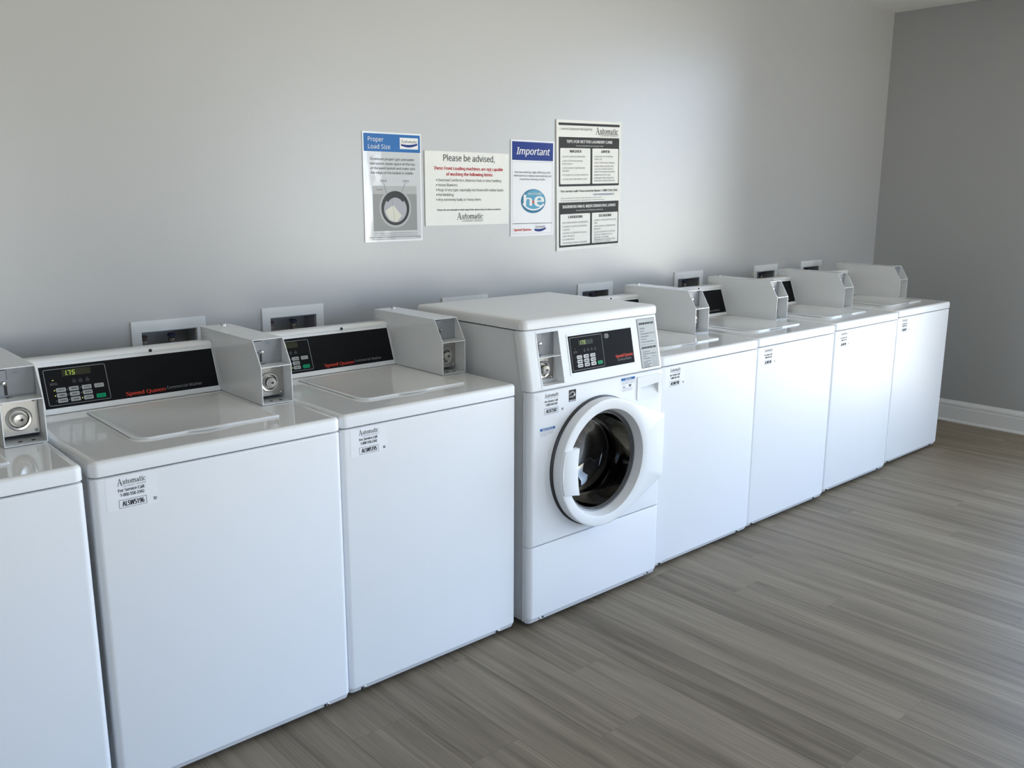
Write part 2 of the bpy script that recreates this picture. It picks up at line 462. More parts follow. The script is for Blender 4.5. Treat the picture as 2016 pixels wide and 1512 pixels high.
BOXES = [(0.516, 1.0845), (0.9865, 1.0919), (1.8168, 1.0686), (2.6496, 1.0744), (3.403, 1.0911), (4.1639, 1.0893), (4.6875, 1.0904)]
BW, BH, BB = 0.2573, 0.235, 0.034
holes_back = [(x+BB, x+BW-BB, z-BH+BB, z-0.039) for x, z in BOXES]
wall_cells('wall_back', M_WALL, XL, XR, 0, ZC, holes_back, lambda a, b, c, d: (a, b, YW, YW+0.14, c, d))
wall_cells('wall_right', M_WALL, YF, YW+0.14, 0, ZC, WIN_RIGHT, lambda a, b, c, d: (XR, XR+0.14, a, b, c, d))
wall_cells('wall_front', M_WALL, XL, XR, 0, ZC, WIN_FRONT, lambda a, b, c, d: (a, b, YF-0.14, YF, c, d))
wall_cells('wall_left', M_WALL, YF-0.14, YW+0.14, 0, ZC, [], lambda a, b, c, d: (XL-0.14, XL, a, b, c, d))
q = MB(); q.box(XL-0.14, XR+0.14, YF-0.14, YW+0.14, ZC, ZC+0.1); tag(q.build('ceiling', M_CEIL), kind='structure')

# unseen windows behind and beside the camera, sized and placed for their light
wi = 0
for side, wins in (('f', WIN_FRONT), ('r', WIN_RIGHT)):
    for (a, b, c, d) in wins:
        wi += 1
        root = empty('window_%d' % wi, (((a+b)/2, YF, c) if side == 'f' else (XR, (a+b)/2, c)))
        tag(root, kind='structure')
        def bx(u0, u1, z0, z1, t0, t1):
            cc = (a+b)/2
            return (u0-cc, u1-cc, -t1, -t0, z0-c, z1-c) if side == 'f' else (t0, t1, u0-cc, u1-cc, z0-c, z1-c)
        q = MB(); t = 0.045
        for r in ((a, a+t, c, d), (b-t, b, c, d), (a+t, b-t, c, c+t), (a+t, b-t, d-t, d)): q.box(*bx(*r, 0.02, 0.10))
        q.build('window_frame', M_ALU, root)
        q = MB(); q.box(*bx(a+t, b-t, c+t, d-t, 0.05, 0.056)); q.build('pane', M_PANE, root)

# floor: every plank is a board of its own on the sub-floor
q = MB(); q.box(XL, XR, YF, YW, -0.05, -0.004)
floor = q.build('floor', M_SUB); tag(floor, kind='structure')
PW, PL = 0.1778, 1.42
plank_cache = {}
def plank_mesh(w, l):
    key = (round(w, 3), round(l, 3))
    if key not in plank_cache:
        g = 0.0002; b = 0.0004
        q = MB(); x, y = w/2-g, l/2-g
        q.loft([[(-x, -y, -.004), (x, -y, -.004), (x, y, -.004), (-x, y, -.004)],
                [(-x, -y, -b), (x, -y, -b), (x, y, -b), (-x, y, -b)],
                [(-x+b, -y+b, 0), (x-b, -y+b, 0), (x-b, y-b, 0), (-x+b, y-b, 0)]])
        o = q.build('plank', M_PLANK); plank_cache[key] = o.data; bpy.data.objects.remove(o)
    return plank_cache[key]
x = XL; prev = 0.0
while x < XR-0.01:
    w = min(PW, XR-x)
    st = random.choice([0.15, 0.3, 0.45, 0.6, 0.75, 0.9, 1.05, 1.2])
    while abs(st-prev) < 0.25: st = random.choice([0.15, 0.3, 0.45, 0.6, 0.75, 0.9, 1.05, 1.2])
    prev = st
    y = YF-PL+st
    while y < YW-0.01:
        a, b = max(y, YF), min(y+PL, YW); y += PL
        if b-a < 0.02: continue
        o = bpy.data.objects.new('plank', plank_mesh(w, b-a)); COL.objects.link(o)
        o.parent = floor; o.location = (x+w/2, (a+b)/2, 0)
    x += PW

# baseboards (moulded profile)
BBP = [(0, 0), (0.019, 0), (0.019, 0.006), (0.016, 0.014), (0.013, 0.018), (0.013, 0.102), (0.010, 0.105), (0.010, 0.109),
       (0.0125, 0.112), (0.0125, 0.127), (0.009, 0.130), (0.009, 0.133), (0.007, 0.136), (0.004, 0.147), (0, 0.147)]
q = MB(); q.prism([(XR-d, z) for d, z in BBP], YF, YW, 'y'); tag(q.build('baseboard_right', M_TRIM), kind='structure')
q = MB(); q.prism([(YW-d, z) for d, z in BBP], XL, XR-0.02, 'x'); tag(q.build('baseboard_back', M_TRIM), kind='structure')
q = MB(); q.prism([(XL+d, z) for d, z in BBP], YF, YW-0.02, 'y'); tag(q.build('baseboard_left', M_TRIM), kind='structure')
q = MB(); q.prism([(YF+d, z) for d, z in BBP], XL+0.02, XR-0.02, 'x'); tag(q.build('baseboard_front', M_TRIM), kind='structure')

# ------------------------------------------------------------------ top-load washer
W = 0.67; ZT = 0.891
def slant_sheet(o, y1, z1, h=0):
    """print frame on a face leaning back from o=(x,y,z) to (.., y1, z1)"""
    return Sheet(o, (1, 0, 0), (0, y1-o[1], z1-o[2]))

def seven_seg(sh, txt, u, v, w, hh, m, h):
    seg = {'0': 'abcdef', '1': 'bc', '5': 'afgcd', '7': 'abc'}
    t = hh*0.13
    for ch in txt:
        if ch == '.':
            sh.rect('digit', m, u-w*.22, v, u-w*.22+t, v+t, h); continue
        S = seg[ch]; sl = 0.12
        def r(a, b, c, d):
            sh.poly('digit', m, [(u+a+sl*c, v+c), (u+b+sl*c, v+c), (u+b+sl*d, v+d), (u+a+sl*d, v+d)], h)
        if 'a' in S: r(0, w, hh-t, hh)
        if 'g' in S: r(0, w, hh/2-t/2, hh/2+t/2)
        if 'd' in S: r(0, w, 0, t)
        if 'f' in S: r(0, t, hh/2, hh)
        if 'e' in S: r(0, t, 0, hh/2)
        if 'b' in S: r(w-t, w, hh/2, hh)
        if 'c' in S: r(w-t, w, 0, hh/2)
        u += w*1.5

def keypad(sh, x0, x1, t0, t1, dispx, dispt, cols, rows, keym, led, four):
    """printed frame, display, lamps and lettering of a wash-cycle keypad"""
    sh.outline('keypad_frame', M_GREYLINE, x0, t0, x1, t1, 0.0016, 0.0008, 0.005)
    sh.rect('display', M_LCD, dispx[0], dispt[0], dispx[1], dispt[1], 0.0009)
    seven_seg(sh, '1.75', dispx[0]+0.004, dispt[0]+0.0025, 0.0075, 0.0135, M_DIGIT, 0.0012)
    words = [['HOT', 'WARM', 'COLD'], ['NORMAL', 'BRIGHT', 'DELICATE'], ['PERM', 'COLOURS', 'HEAVY']]
    for j, t in enumerate(rows):
        for i, x in enumerate(cols):
            sh.text(M_INK, words[j][i], x+0.001, t-0.002, 0.0038, 0.016, 'c', h=0.0026, bold=0.01, name='key_lettering')
            lit = led and (i, j) in ((0, 0), (0, 1), (2, 2))
            sh.rect('lamp' if not lit else 'lit_lamp', M_LED if lit else M_GREYLINE, x-0.0185, t-0.0008, x-0.0158, t+0.0014, 0.0010)
    for k, x in enumerate(four):
        sh.ring('lamp', M_GREYLINE, x, rows[0]+0.0265, 0, 0.0011, n=8, h=0.001)
        sh.text(M_GREYLINE, ['WASH', 'RINSE', 'SPIN', 'DONE'][k], x, rows[0]+0.0205, 0.0028, 0.010, 'c', name='status_lettering')
        sh.text(M_GREYLINE, 'CYCLE', x, rows[0]+0.0163, 0.0024, 0.009, 'c', name='status_lettering')
    sh.text(M_GREYLINE, 'DOOR OPEN', cols[0]-0.0165, rows[0]+0.0195, 0.0026, 0.018, 'c', name='status_lettering')
    sh.text(M_GREYLINE, 'INSERT COINS', cols[0]-0.0165, rows[0]+0.0158, 0.0026, 0.020, 'c', name='status_lettering')
    lx = cols[0]-0.0165
    if led: sh.rect('lit_lamp', M_LED, lx-.0018, rows[0]+.0290, lx+.0018, rows[0]+.0308, .001)
    else: sh.ring('lamp', M_GREYLINE, lx, rows[0]+.030, 0, 0.0012, n=8, h=.001)

def key_mesh(sh, name, m, cu, cv, w, hh, parent):
    q = MB(); A = rrect(cu-w/2, cu+w/2, cv-hh/2, cv+hh/2, 0.0018, 3); B = rrect(cu-w/2+.0006, cu+w/2-.0006, cv-hh/2+.0006, cv+hh/2-.0006, 0.0014, 3)
    q.loft([[tuple(sh.P(u, v, 0.0004)) for u, v in A], [tuple(sh.P(u, v, 0.0016)) for u, v in A], [tuple(sh.P(u, v, 0.0022)) for u, v in B]])
    return q.build(name, m, parent)

def lock_set(parent, cx, y, cz, kr=1.0):
    """key lock: raised collar, barrel with keyhole; on a plate facing -y at depth y"""
    q = MB(); q.lathe((cx, y, cz), [(0.0305*kr, 0), (0.0305*kr, -.004), (0.028*kr, -.0065), (0.0235*kr, -.006), (0.021*kr, -.001)], 'y', 36, False)
    q.build('lock_collar', M_CHROME, parent, 40)
    q = MB(); q.lathe((cx, y, cz), [(0.0165*kr, 0), (0.0165*kr, -.018), (0.0145*kr, -.020), (0.0, -.0205)], 'y', 28, False)
    q.build('lock_barrel', M_CHROME, parent, 40)
    q = MB(); q.lathe((cx+.003, y-.0207, cz), [(0.0036, 0), (0.0036, -.0003), (0, -.0003)], 'y', 12, False)
    q.box(cx-.004, cx+.006, y-.0211, y-.0207, cz-.0010, cz+.0012)
    q.build('keyhole', M_DARK, parent)

def coin_insides(parent, xl, xr, yb, z0, zs, z1):
    """shelf level zs splits the opening; steel lock plate below, coin slot plate above (back plane y = yb)"""
    w = xr-xl
    part_box('slot_plate', M_COININ, parent, xl, xr, yb, yb+.002, zs, z1)
    part_box('lock_plate', M_STEEL, parent, xl+.001, xr-.001, yb-.0015, yb+.0005, z0+.012, zs-.002)
    lock_set(parent, xl+w*0.50, yb-.0015, z0+(zs-z0)*.50)
    for (sx, sz) in ((.10, .90), (.90, .90), (.10, .18), (.90, .18)):
        q = MB(); q.lathe((xl+w*sx, yb-.0015, z0+(zs-z0)*sz), [(0.0042, 0), (0.0042, -.001), (0.0028, -.0026), (0, -.003)], 'y', 12, False)
        q.build('screw', M_CHROME, parent, 50)
    part_box('slot_cover', M_COININ, parent, xl+.001, xl+w*.30, yb-.012, yb, zs+(z1-zs)*.55, z1-.003)
    part_box('coin_slot', M_DARK, parent, xl+w*.30, xl+w*.335, yb-.0012, yb-.0004, zs+(z1-zs)*.62, z1-.004)
    part_box('coin_return_slot', M_DARK, parent, xl+w*.245, xl+w*.315, yb-.0012, yb-.0004, zs+(z1-zs)*.12, zs+(z1-zs)*.44)
    q = MB(); q.lathe((xl+w*.24, yb-.012, zs+(z1-zs)*.54), [(0.0062, .010), (0.0062, -.003), (0.0045, -.006), (0, -.0065)], 'y', 14, False)
    q.build('slot_bolt', M_CHROME, parent, 40)
    q = MB(); q.lathe((xl+w*.33, yb-.008, zs+.002), [(0.007, -.002), (0.007, .0015), (.005, .003), (0, .0035)], 'z', 14, False)
    q.build('coin_cup', M_STEEL, parent, 40)
    s = Sheet((0, yb, 0))
    cx, cz = xl+w*.54, zs+(z1-zs)*.84
    s.ring('coin_label', M_GREYLINE, cx, cz, .0098, .0106, n=24, ky=.55)
    s.text(M_INKG, '25c', cx, cz-.002, .004, .009, 'c', bold=.02, name='coin_label')
    s.build(parent)

def make_washer():
    root = empty('top_load_washer')
    # cabinet (sides and back)
    q = MB(); q.rbox(0.0015, W-0.0015, 0.034, 0.665, [(0.022, .004), (0.026, 0), (0.846, 0), (0.849, .002)], (.002, .002, .012, .012), 3)
    cab = q.build('cabinet', M_SIDE, root, 35)
    for (lx, ly) in ((.05, .08), (W-.05, .08), (.05, .62), (W-.05, .62)):
        q = MB(); q.lathe((lx, ly, 0), [(.016, .0), (.018, .004), (.018, .010), (.006, .011), (.006, .026)], 'z', 14)
        q.build('foot', M_RUBBER, root, 40)
    # front panel, rolled edges and set-back chin
    q = MB(); q.rbox(0, W, 0, 0.034, [(0.0165, .005, .0062), (0.0180, .003, .0060), (0.0345, 0.0005, 0), (0.0352, 0, 0), (0.842, 0, 0), (0.8455, .0012), (0.8475, .0045)], (.017, .017, .002, .002), 6)
    fp = q.build('front_panel', M_PANEL, root, 17)
    for sx in (0.052, W-0.075):
        q = MB(); q.lathe((sx, .0050, .0262), [(.0045, .002), (.0045, -.0015), (.002, -.0035), (0, -.004)], 'y', 12, False); q.build('screw', M_CHROME, fp, 50)
        part_box('screw_slot', M_DARK, fp, sx-.013, sx-.0065, .0022, .008, .0222, .0290)
    # washtop with rolled rim
    q = MB(); q.rbox(-0.001, W+0.001, -0.003, 0.668, [(0.8515, .003), (0.8535, 0), (0.8785, 0), (0.8845, .0016), (0.8885, .0052), (0.8905, .0105), (0.8898, .018)], (.022, .022, .012, .012), 6)
    wt = q.build('washtop', M_TOP, root, 45)
    wt.data.materials.append(M_PANEL)      # the vertical rim is plain enamel, the top face glossy porcelain
    for p in wt.data.polygons:
        if abs(p.normal.z) < 0.45: p.material_index = 1
    # lid
    q = MB(); q.rbox(0.150, 0.548, 0.122, 0.520, [(0.8885, .002), (0.8895, 0), (0.8925, 0), (0.8942, .0014), (0.8948, .0040), (0.8934, .012)], (.045, .006, .008, .008), 8)
    lid = q.build('lid', M_TOP, root, 45)
    q = MB(); q.rbox(0.1480, 0.500, 0.145, 0.5225, [(0.8880, .001), (0.8904, 0)], (.03, .004, .008, .008), 6); q.build('lid_gap_shade', M_GREYPL, root)  # dark sheet standing in for the shaded groove beside the lid
    q = MB()
    hp = [(0.280, .1235), (0.300, .1150), (0.325, .1085), (0.352, .1080), (0.378, .1135), (0.398, .1235)]
    loops = []
    for z, s_ in ((.8895, .35), (.8908, .85), (.8928, 1.0), (.8943, .8), (.8948, .3)):
        loops.append([(x, .1245-(.1245-y)*s_, z) for x, y in hp] + [(.398, .130, z), (.280, .130, z)])
    q.loft(loops); q.build('lid_grip', M_TOP, lid, 50)
    # console
    y0, z0, y1, z1 = 0.556, 0.8915, 0.6047, 1.0284
    prof = [(y0, z0), (y1-.003, z1-.008), (y1+.0005, z1-.004), (y1+.003, z1-.001), (y1+.0005, z1+.002), (y1-.003, z1+.0045), (y1-.0035, z1+.008), (y1-.001, z1+.0125),
            (y1+.005, z1+.0165), (y1+.014, z1+.0180), (0.668, z1+.014), (0.672, z1+.010), (0.672, z0)]
    q = MB(); q.prism(prof, 0.020, 0.5685, 'x', .005)
    con = q.build('console', M_GUARD, root, 28)
    sh = slant_sheet((0, y0, z0), y1, z1)
    sh.rect('overlay', M_BLACK, 0.056, 0.016, 0.5635, 0.1375, 0.0004)
    cols = [0.1040, 0.1385, 0.1737]; rows = [0.0668, 0.0515, 0.0361]
    keypad(sh, 0.066, 0.2350, 0.0232, 0.1290, (0.1145, 0.1930), (0.105, 0.1243), cols, rows, M_KEY, True, (0.1431, 0.1609, 0.1796))
    sh.text(M_RED, 'Speed Queen', 0.2785, 0.0235, 0.0105, 0.1165, bold=.045)
    sh.text(M_GREYLINE, 'Commercial Washer', 0.4000, 0.0268, 0.0085, 0.1115)
    key_cells = [(c, r, 'key', M_KEY) for r in rows for c in cols] + [(0.2080, rows[0], 'key', M_KEY), (0.2085, rows[2], 'start_key', M_GREEN)]
    for c, r, nm, m in key_cells: key_mesh(sh, nm, m, c, r, 0.0262, 0.0122, con)
    sh.text(M_INK, 'MATIC', 0.2085, rows[0]-.002, .0038, .016, 'c', h=.0026, name='key_lettering')
    sh.text(M_INK, 'START', 0.2088, rows[2]-.002, .0038, .016, 'c', h=.0026, name='key_lettering')
    sh.build(con)
    q = MB(); q.lathe((0.372, y1-.0042, z1+.0072), [(.0052, .006), (.0052, -.0004), (0, -.0006)], 'y', 16, False); q.build('console_hole', M_DARK, con, 40)
    # coin box
    xl, xr, yf, yb, zb, zm, zt = 0.569, 0.668, 0.268, 0.690, 0.8913, 1.0045, 1.0815
    t = .0022
    prof = [(yf, zb), (yf, zm), (yf+.047, zt), (yb, zt), (yb, zb)]
    def inner(p): return [(yf, zb+t), (yf, zm), (yf+.0465, zt-t), (yb, zt-t), (yb, zb+t)]
    q = MB()
    q.prism(prof, xl, xl+t, 'x'); q.prism(prof, xr-t, xr, 'x')
    q.box(xl+t, xr-t, yf, yb, zb, zb+t)
    q.box(xl+t, xr-t, yf+.046, yb, zt-t, zt)
    q.box(xl+t, xr-t, yb-t, yb, zb+t, zt-t)
    cb = q.build('coin_box', M_COIN, root)
    part_box('divider_shelf', M_COIN, cb, xl+t, xr-t, yf+.0005, yf+.066, zm-.002, zm+.0006)
    ybk = yf+.056
    coin_insides(cb, xl+t, xr-t, ybk, zb+t, zm-.002, zt-t)
    for cx in (.611, .642):
        q = MB(); q.lathe((cx, yf+.030, zb+t), [(.0055, .0), (.0055, .0004), (0, .0005)], 'z', 12, False); q.build('drain_hole', M_DARK, cb)
    q = MB(); q.lathe((0.640, .672, zt), [(.0085, 0), (.0085, .004), (.006, .006), (0, .0064)], 'z', 12, False); q.build('top_bolt', M_CHROME, cb, 30)
    q = MB(); q.box(xl-.0012, xl, .650, .676, 1.055, 1.060); q.build('side_tab', M_PLASTIC, cb)
    # service sticker (its lettering is added to each machine)
    s = Sheet((0, 0, 0)); s.rect('service_sticker', M_STICK, 0.030, 0.762, 0.154, 0.842, 0.0003)
    s.build(root)
    return root

def sticker_text(parent, number, code, x=0.0, y=0.0, z=0.0):
    s = Sheet((x, y, z))
    s.word(M_INK, 0.058, 0.8245, 0.0145, 0.067)
    s.text(M_INKG, 'LAUNDRY SERVICE', 0.125, 0.8185, 0.0026, 0.055, 'r')
    s.text(M_INK, 'For Service Call:', 0.059, 0.8065, 0.0078, 0.062, bold=.02)
    s.text(M_INK, '1-800-558-2342', 0.063, 0.7945, 0.0078, 0.056, bold=.02)
    s.outline('number_frame', M_INKG, 0.058, 0.7655, 0.1235, 0.7865, 0.0010, 0.0008, 0.0011)
    s.text(M_INK, number, 0.066, 0.7700, 0.0125, 0.051, bold=.03)
    s.text(M_INK, code, 0.140, 0.7705, 0.0075, 0.0075, bold=.02)
    obs = s.build(parent)
    return obs

washer0 = make_washer()
machines = [
    (-0.5905, -0.0220, None, None, 'white top-load washer cut off by the left edge of the picture'),
    (0.0947, -0.0201, 'ALSW5196', '92', 'white top-load washer with full lit keypad in view, second machine from the left'),
    (0.7708, -0.0111, 'ALSW5195', '92', 'white top-load washer standing directly left of the round-door front loader'),
    (2.1915, -0.0117, 'ALSW5198', '73', 'white top-load washer standing directly right of the round-door front loader'),
    (2.8658, -0.0017, 'ALSW5240', '4', 'white top-load washer, second to the right of the round-door front loader'),
    (3.5716, 0.0201, 'ALSW5199', '5', 'white top-load washer, last but one before the far right wall'),
    (4.2874, 0.0464, 'ALSW5197', '4', 'white top-load washer at the far right end of the row, nearest the right wall'),
]
for i, (x, y, num, code, lab) in enumerate(machines):
    r = washer0 if i == 0 else copy_tree(washer0)
    r.location = (x, y, 0)
    r['_n'] = i
    tag(r, lab, 'washing machine', 'coin-operated top-load washers along the wall')
    del r['_n']
    machines[i] = (r, num, code)
for r, num, code in machines:
    st = [c for c in bpy.data.objects if c.parent == r and c.name.startswith('service_sticker')][0]
    sticker_text(st, num or 'ALSW5194', code or '91')

# ------------------------------------------------------------------ front-load washer
FW = 0.700
def make_front_loader():
    root = empty('front_load_washer', (1.4765, -0.042, 0))
    zs1, zs2, zs3, ztop = 0.3055, 0.856, 1.0605, 1.0965
    # cabinet: sides, back, floor as a shell round the drum
    q = MB()
    side = [(.034, .022), (.640, .022), (.640, 1.058), (.081, 1.058), (.040, zs2), (.034, zs2)]
    q.prism(side, 0.003, 0.012, 'x'); q.prism(side, FW-0.012, FW-0.003, 'x')
    q.box(0.012, FW-0.012, 0.630, 0.640, 0.022, 1.058); q.box(0.012, FW-0.012, 0.034, 0.630, 0.022, 0.034)
    q.build('cabinet', M_SIDE, root)
    q = MB(); q.prism([(.0335, .022), (.0355, .022), (.0355, zs2-.003), (.0335, zs2-.003)], -.0006, .004, 'x'); q.prism([(.0405, zs2+.003), (.0425, zs2+.003), (.0835, 1.057), (.0815, 1.057)], -.0006, .004, 'x')
    q.build('side_flange', M_PLASTIC, root)
    for (lx, ly) in ((.06, .08), (FW-.06, .08), (.06, .58), (FW-.06, .58)):
        q = MB(); q.lathe((lx, ly, 0), [(.016, 0), (.018, .004), (.018, .010), (.006, .011), (.006, .026)], 'z', 14); q.build('foot', M_RUBBER, root, 40)
    # lower panel
    q = MB(); q.rbox(0, FW, 0, 0.034, [(0.018, .005, .0062), (0.0195, .003, .0060), (0.038, .0005, 0), (0.0387, 0), (zs1-.008, 0), (zs1-.004, .0012), (zs1-.002, .0045)], (.019, .019, .002, .002), 6)
    lp = q.build('lower_panel', M_PANEL, root, 17)
    for sx in (0.055, FW-0.07):
        q = MB(); q.lathe((sx, .0050, .0295), [(.0048, .002), (.0048, -.0015), (.002, -.004), (0, -.0045)], 'y', 12, False); q.build('screw', M_CHROME, lp, 50)
        part_box('screw_slot', M_DARK, lp, sx+.012, sx+.018, .0022, .008, .0262, .0325)
    # front panel with the round loading opening
    cx, cz, R0 = 0.332, 0.562, 0.205
    za, zb = zs1+.0005, zs2-.0015
    corners = []
    angs = sorted([2*PI*i/72 for i in range(72)])
    def edge_pt(a, ix, iz):
        x0, x1, z0_, z1_ = 0+ix, FW-ix, za+iz, zb-iz
        # angles taken on the un-inset rectangle so that loops correspond
        ca, sa = math.cos(a), math.sin(a)
        tx = ((FW-cx) if ca > 0 else cx)/max(abs(ca), 1e-9); tz = ((zb-cz) if sa > 0 else (cz-za))/max(abs(sa), 1e-9)
        t = min(tx, tz); x, z = cx+t*ca, cz+t*sa
        return (min(max(x, x0), x1), min(max(z, z0_), z1_))
    for (px, pz) in ((0, za), (FW, za), (FW, zb), (0, zb)):
        a = math.atan2(pz-cz, px-cx) % (2*PI)
        j = min(range(len(angs)), key=lambda k: abs(angs[k]-a)); angs[j] = a
    angs.sort()
    loops = []
    loops.append([(cx+R0*math.cos(a), .034, cz+R0*math.sin(a)) for a in angs])
    loops.append([(cx+R0*math.cos(a), .004, cz+R0*math.sin(a)) for a in angs])
    loops.append([(cx+(R0+.004)*math.cos(a), 0, cz+(R0+.004)*math.sin(a)) for a in angs])
    for ix, iz, y in ((.019, .0045, 0), (.011, .002, .0016), (.0055, .0008, .0055), (.0016, 0, .011), (0, 0, .019), (0, 0, .034)):
        loops.append([(edge_pt(a, ix, iz)[0], y, edge_pt(a, ix, iz)[1]) for a in angs])
    q = MB(); q.loft(loops, closed=True)
    fp = q.build('front_panel', M_PANEL, root, 32)
    c = MB(); c.box(0.558, 0.665, -.01, .025, 0.760, 0.811); cut(fp, c.build('cutter', M_PANEL, root))
    # detergent drawer face with its scoop
    q = MB()
    dx0, dx1, dz0, dz1 = 0.540, 0.6835, 0.750, 0.841
    hx0, hx1, hz0, hz1 = 0.560, 0.663, 0.763, 0.808
    yf = -.0035
    outer = rrect(dx0, dx1, dz0, dz1, (.010, .030, .012, .008), 5)
    hole = []
    hc = ((hx0+hx1)/2, (hz0+hz1)/2)
    for (x, z) in outer:
        hole.append((min(max(hc[0]+(x-hc[0])*1.0, hx0), hx1), min(max(hc[1]+(z-hc[1])*1.0, hz0), hz1)))
    top = lambda x, z: z + (0.0 if z < hc[1] else -.010*((x-(hx0+hx1)/2)/((hx1-hx0)/2))**2*(1 if x < hc[0] else .25))
    dep = lambda x, z: yf + .024*(z-hz0)/(hz1-hz0)
    q.loft([[(x, .0, z) for x, z in outer], [(x, yf+.0015, z) for x, z in outer],
            [((x-hc[0])*.985+hc[0], yf, (z-hc[1])*.98+hc[1]) for x, z in outer],
            [(x, yf, top(x, z)) for x, z in hole], [(x, dep(x, z), top(x, z)) for x, z in hole]], cap=False)
    n = len(q.v)-len(outer)
    q.f.append(tuple(range(n, n+len(outer))))
    q.build('detergent_drawer', M_PLASTIC, root, 30)
    # control fascia leaning back, with a pocket for the coin slide
    yb0, yb1 = 0.004, 0.046
    q = MB(); q.rbox(0, FW, 0, 0.036, [(zs2+.001, .004, yb0, yb0+.004), (zs2+.003, .001, yb0+.0005, yb0+.0015), (zs2+.007, 0, yb0+.0014, yb0+.0014), (zs3-.005, 0, yb1-.001, yb1-.001), (zs3-.0015, .002, yb1, yb1)], (.019, .019, .002, .002), 6)
    fa = q.build('control_fascia', M_PLASTIC, root, 32)
    ln = math.hypot(yb1-yb0, zs3-zs2)
    sh = Sheet((0, yb0, zs2), (1, 0, 0), (0, yb1-yb0, zs3-zs2))
    c = MB(); V = sh.P
    sx0, sx1, t0, t1 = 0.0620, 0.1650, 0.0115, 0.1960
    cb = [V(u, v, .02) for u, v in ((sx0, t0), (sx1, t0), (sx1, t1), (sx0, t1))] + [Vector((u, .12, zs2+t)) for u, t in ((sx0, t0), (sx1, t0), (sx1, t1-.003), (sx0, t1-.003))]
    c.add(cb, [(0, 1, 2, 3), (7, 6, 5, 4), (0, 4, 5, 1), (1, 5, 6, 2), (2, 6, 7, 3), (3, 7, 4, 0)])
    cut(fa, c.build('cutter', M_PLASTIC, root))
    zz = lambda t: zs2+t
    q = MB()   # walls of the coin pocket behind the fascia opening
    yf_ = lambda t: yb0+(yb1-yb0)*t/ln+.003
    for xa, xb in ((sx0-.003, sx0-.0008), (sx1+.0008, sx1+.003)): q.prism([(yf_(t0), zz(t0)-.004), (.066, zz(t0)-.004), (.066, zz(t1)), (yf_(t1), zz(t1))], xa, xb, 'x')
    q.box(sx0, sx1, yf_(t0), .066, zz(t0)-.004, zz(t0)-.0012); q.box(sx0, sx1, yf_(t1), .066, zz(t1)-.001, zz(t1)+.001); q.box(sx0-.002, sx1+.002, .066, .068, zz(t0)-.002, zz(t1)-.0025)
    q.build('coin_pocket', M_COIN, fa)
    q = MB(); tm = 0.1095
    yfront = yb0+(yb1-yb0)*tm/ln
    q.box(sx0, sx1, yfront+.001, .064, zz(tm)-.0026, zz(tm)); q.build('divider_shelf', M_COIN, fa)
    coin_insides(fa, sx0, sx1, .0635, zz(t0), zz(tm)-.001, zz(t1)-.004)
    # raised rim round the coin opening
    sh.outline('coin_opening_rim', M_PLASTIC, sx0-.004, t0-.004, sx1+.004, t1+.003, .004, .0012, .005)
    # black control overlay on a raised bezel
    sh.rr('bezel', M_PLASTIC, 0.200, 0.034, 0.544, 0.177, .004, 0.0011)
    sh.rect('overlay', M_BLACK, 0.2070, 0.0415, 0.5375, 0.1705, 0.0016)
    sub = Sheet(tuple(sh.P(0, 0, .0011)), (1, 0, 0), (0, yb1-yb0, zs3-zs2))
    cols = [0.2510, 0.2850, 0.3190]; rows = [0.0934, 0.0783, 0.0635]
    keypad(sub, 0.2135, 0.3770, 0.0475, 0.1645, (0.2550, 0.3285), (0.134, 0.1510), cols, rows, M_KEYL, False, (0.281, 0.299, 0.317, 0.335))
    for r in rows:
        for x in cols: key_mesh(sub, 'key', M_KEYL, x, r, 0.0255, 0.0125, fa)
    key_mesh(sub, 'start_key', M_GREEN, 0.3525, rows[2], 0.0255, 0.0125, fa)
    sub.text(M_INK, 'START', 0.3525, rows[2]-.002, .0038, .016, 'c', h=.0026, name='key_lettering')
    sub.text(M_RED, 'Speed Queen', 0.4377, 0.0685, 0.0110, 0.0925, bold=.05)
    sub.text(M_GREYLINE, 'Commercial Washer', 0.4450, 0.0563, 0.0082, 0.0765)
    sub.ring('approval_mark', M_KEYL, 0.4045, 0.1533, .0062, .0078, 0, 360, 24, .001)
    sub.ring('approval_mark', M_KEYL, 0.4000, 0.1533, .0078, .0092, 95, 265, 16, .001)
    sub.ring('approval_mark', M_KEYL, 0.4045, 0.1533, .0022, .0036, 0, 360, 16, .001)
    # instruction label
    sh.rr('instruction_label', M_INKG, 0.5752, 0.0115, 0.6770, 0.1970, .002, 0.0010)
    sh.rr('instruction_label', M_INSTR, 0.5772, 0.0135, 0.6750, 0.1950, .0015, 0.0013)
    it = lambda s_, u, v, cap, w, b=0.0: sh.text(M_INK, s_, u, v, cap, w, bold=b, h=.0016)
    it('OPERATING INSTRUCTIONS', .585, .1745, .0075, .083, .03)
    for k, (s_, w) in enumerate((('1. Load laundry', .030), ('2. Close door', .024), ('3. Add detergent, select cycle', .080), ('4. Select temperature', .048), ('5. Insert coins', .031), ('6. Press green start key to begin', .073))):
        it(s_, .586, .1585-k*.0103, .0048, w)
    sh.rect('instruction_label', M_INKG, .583, .0985, .6745, .0993, .0016)
    it('DISPENSER INSTRUCTIONS', .586, .0835, .0072, .082, .03)
    for k, (s_, w) in enumerate((('1. Open dispenser drawer', .043), ('2. Add detergent to main compartment', .076), ('   as needed', .020), ('3. Close drawer firmly', .043))):
        it(s_, .587, .0700-k*.0085, .0046, w)
    for k, (s_, w) in enumerate((('A. Pre-wash detergent', .045), ('   optional', .022), ('B. Main wash detergent', .047), ('C. Liquid bleach', .033), ('D. Fabric softener', .036))):
        it(s_, .586, .0345-k*.0052 if k < 2 else .0345-k*.0052, .0036, w)
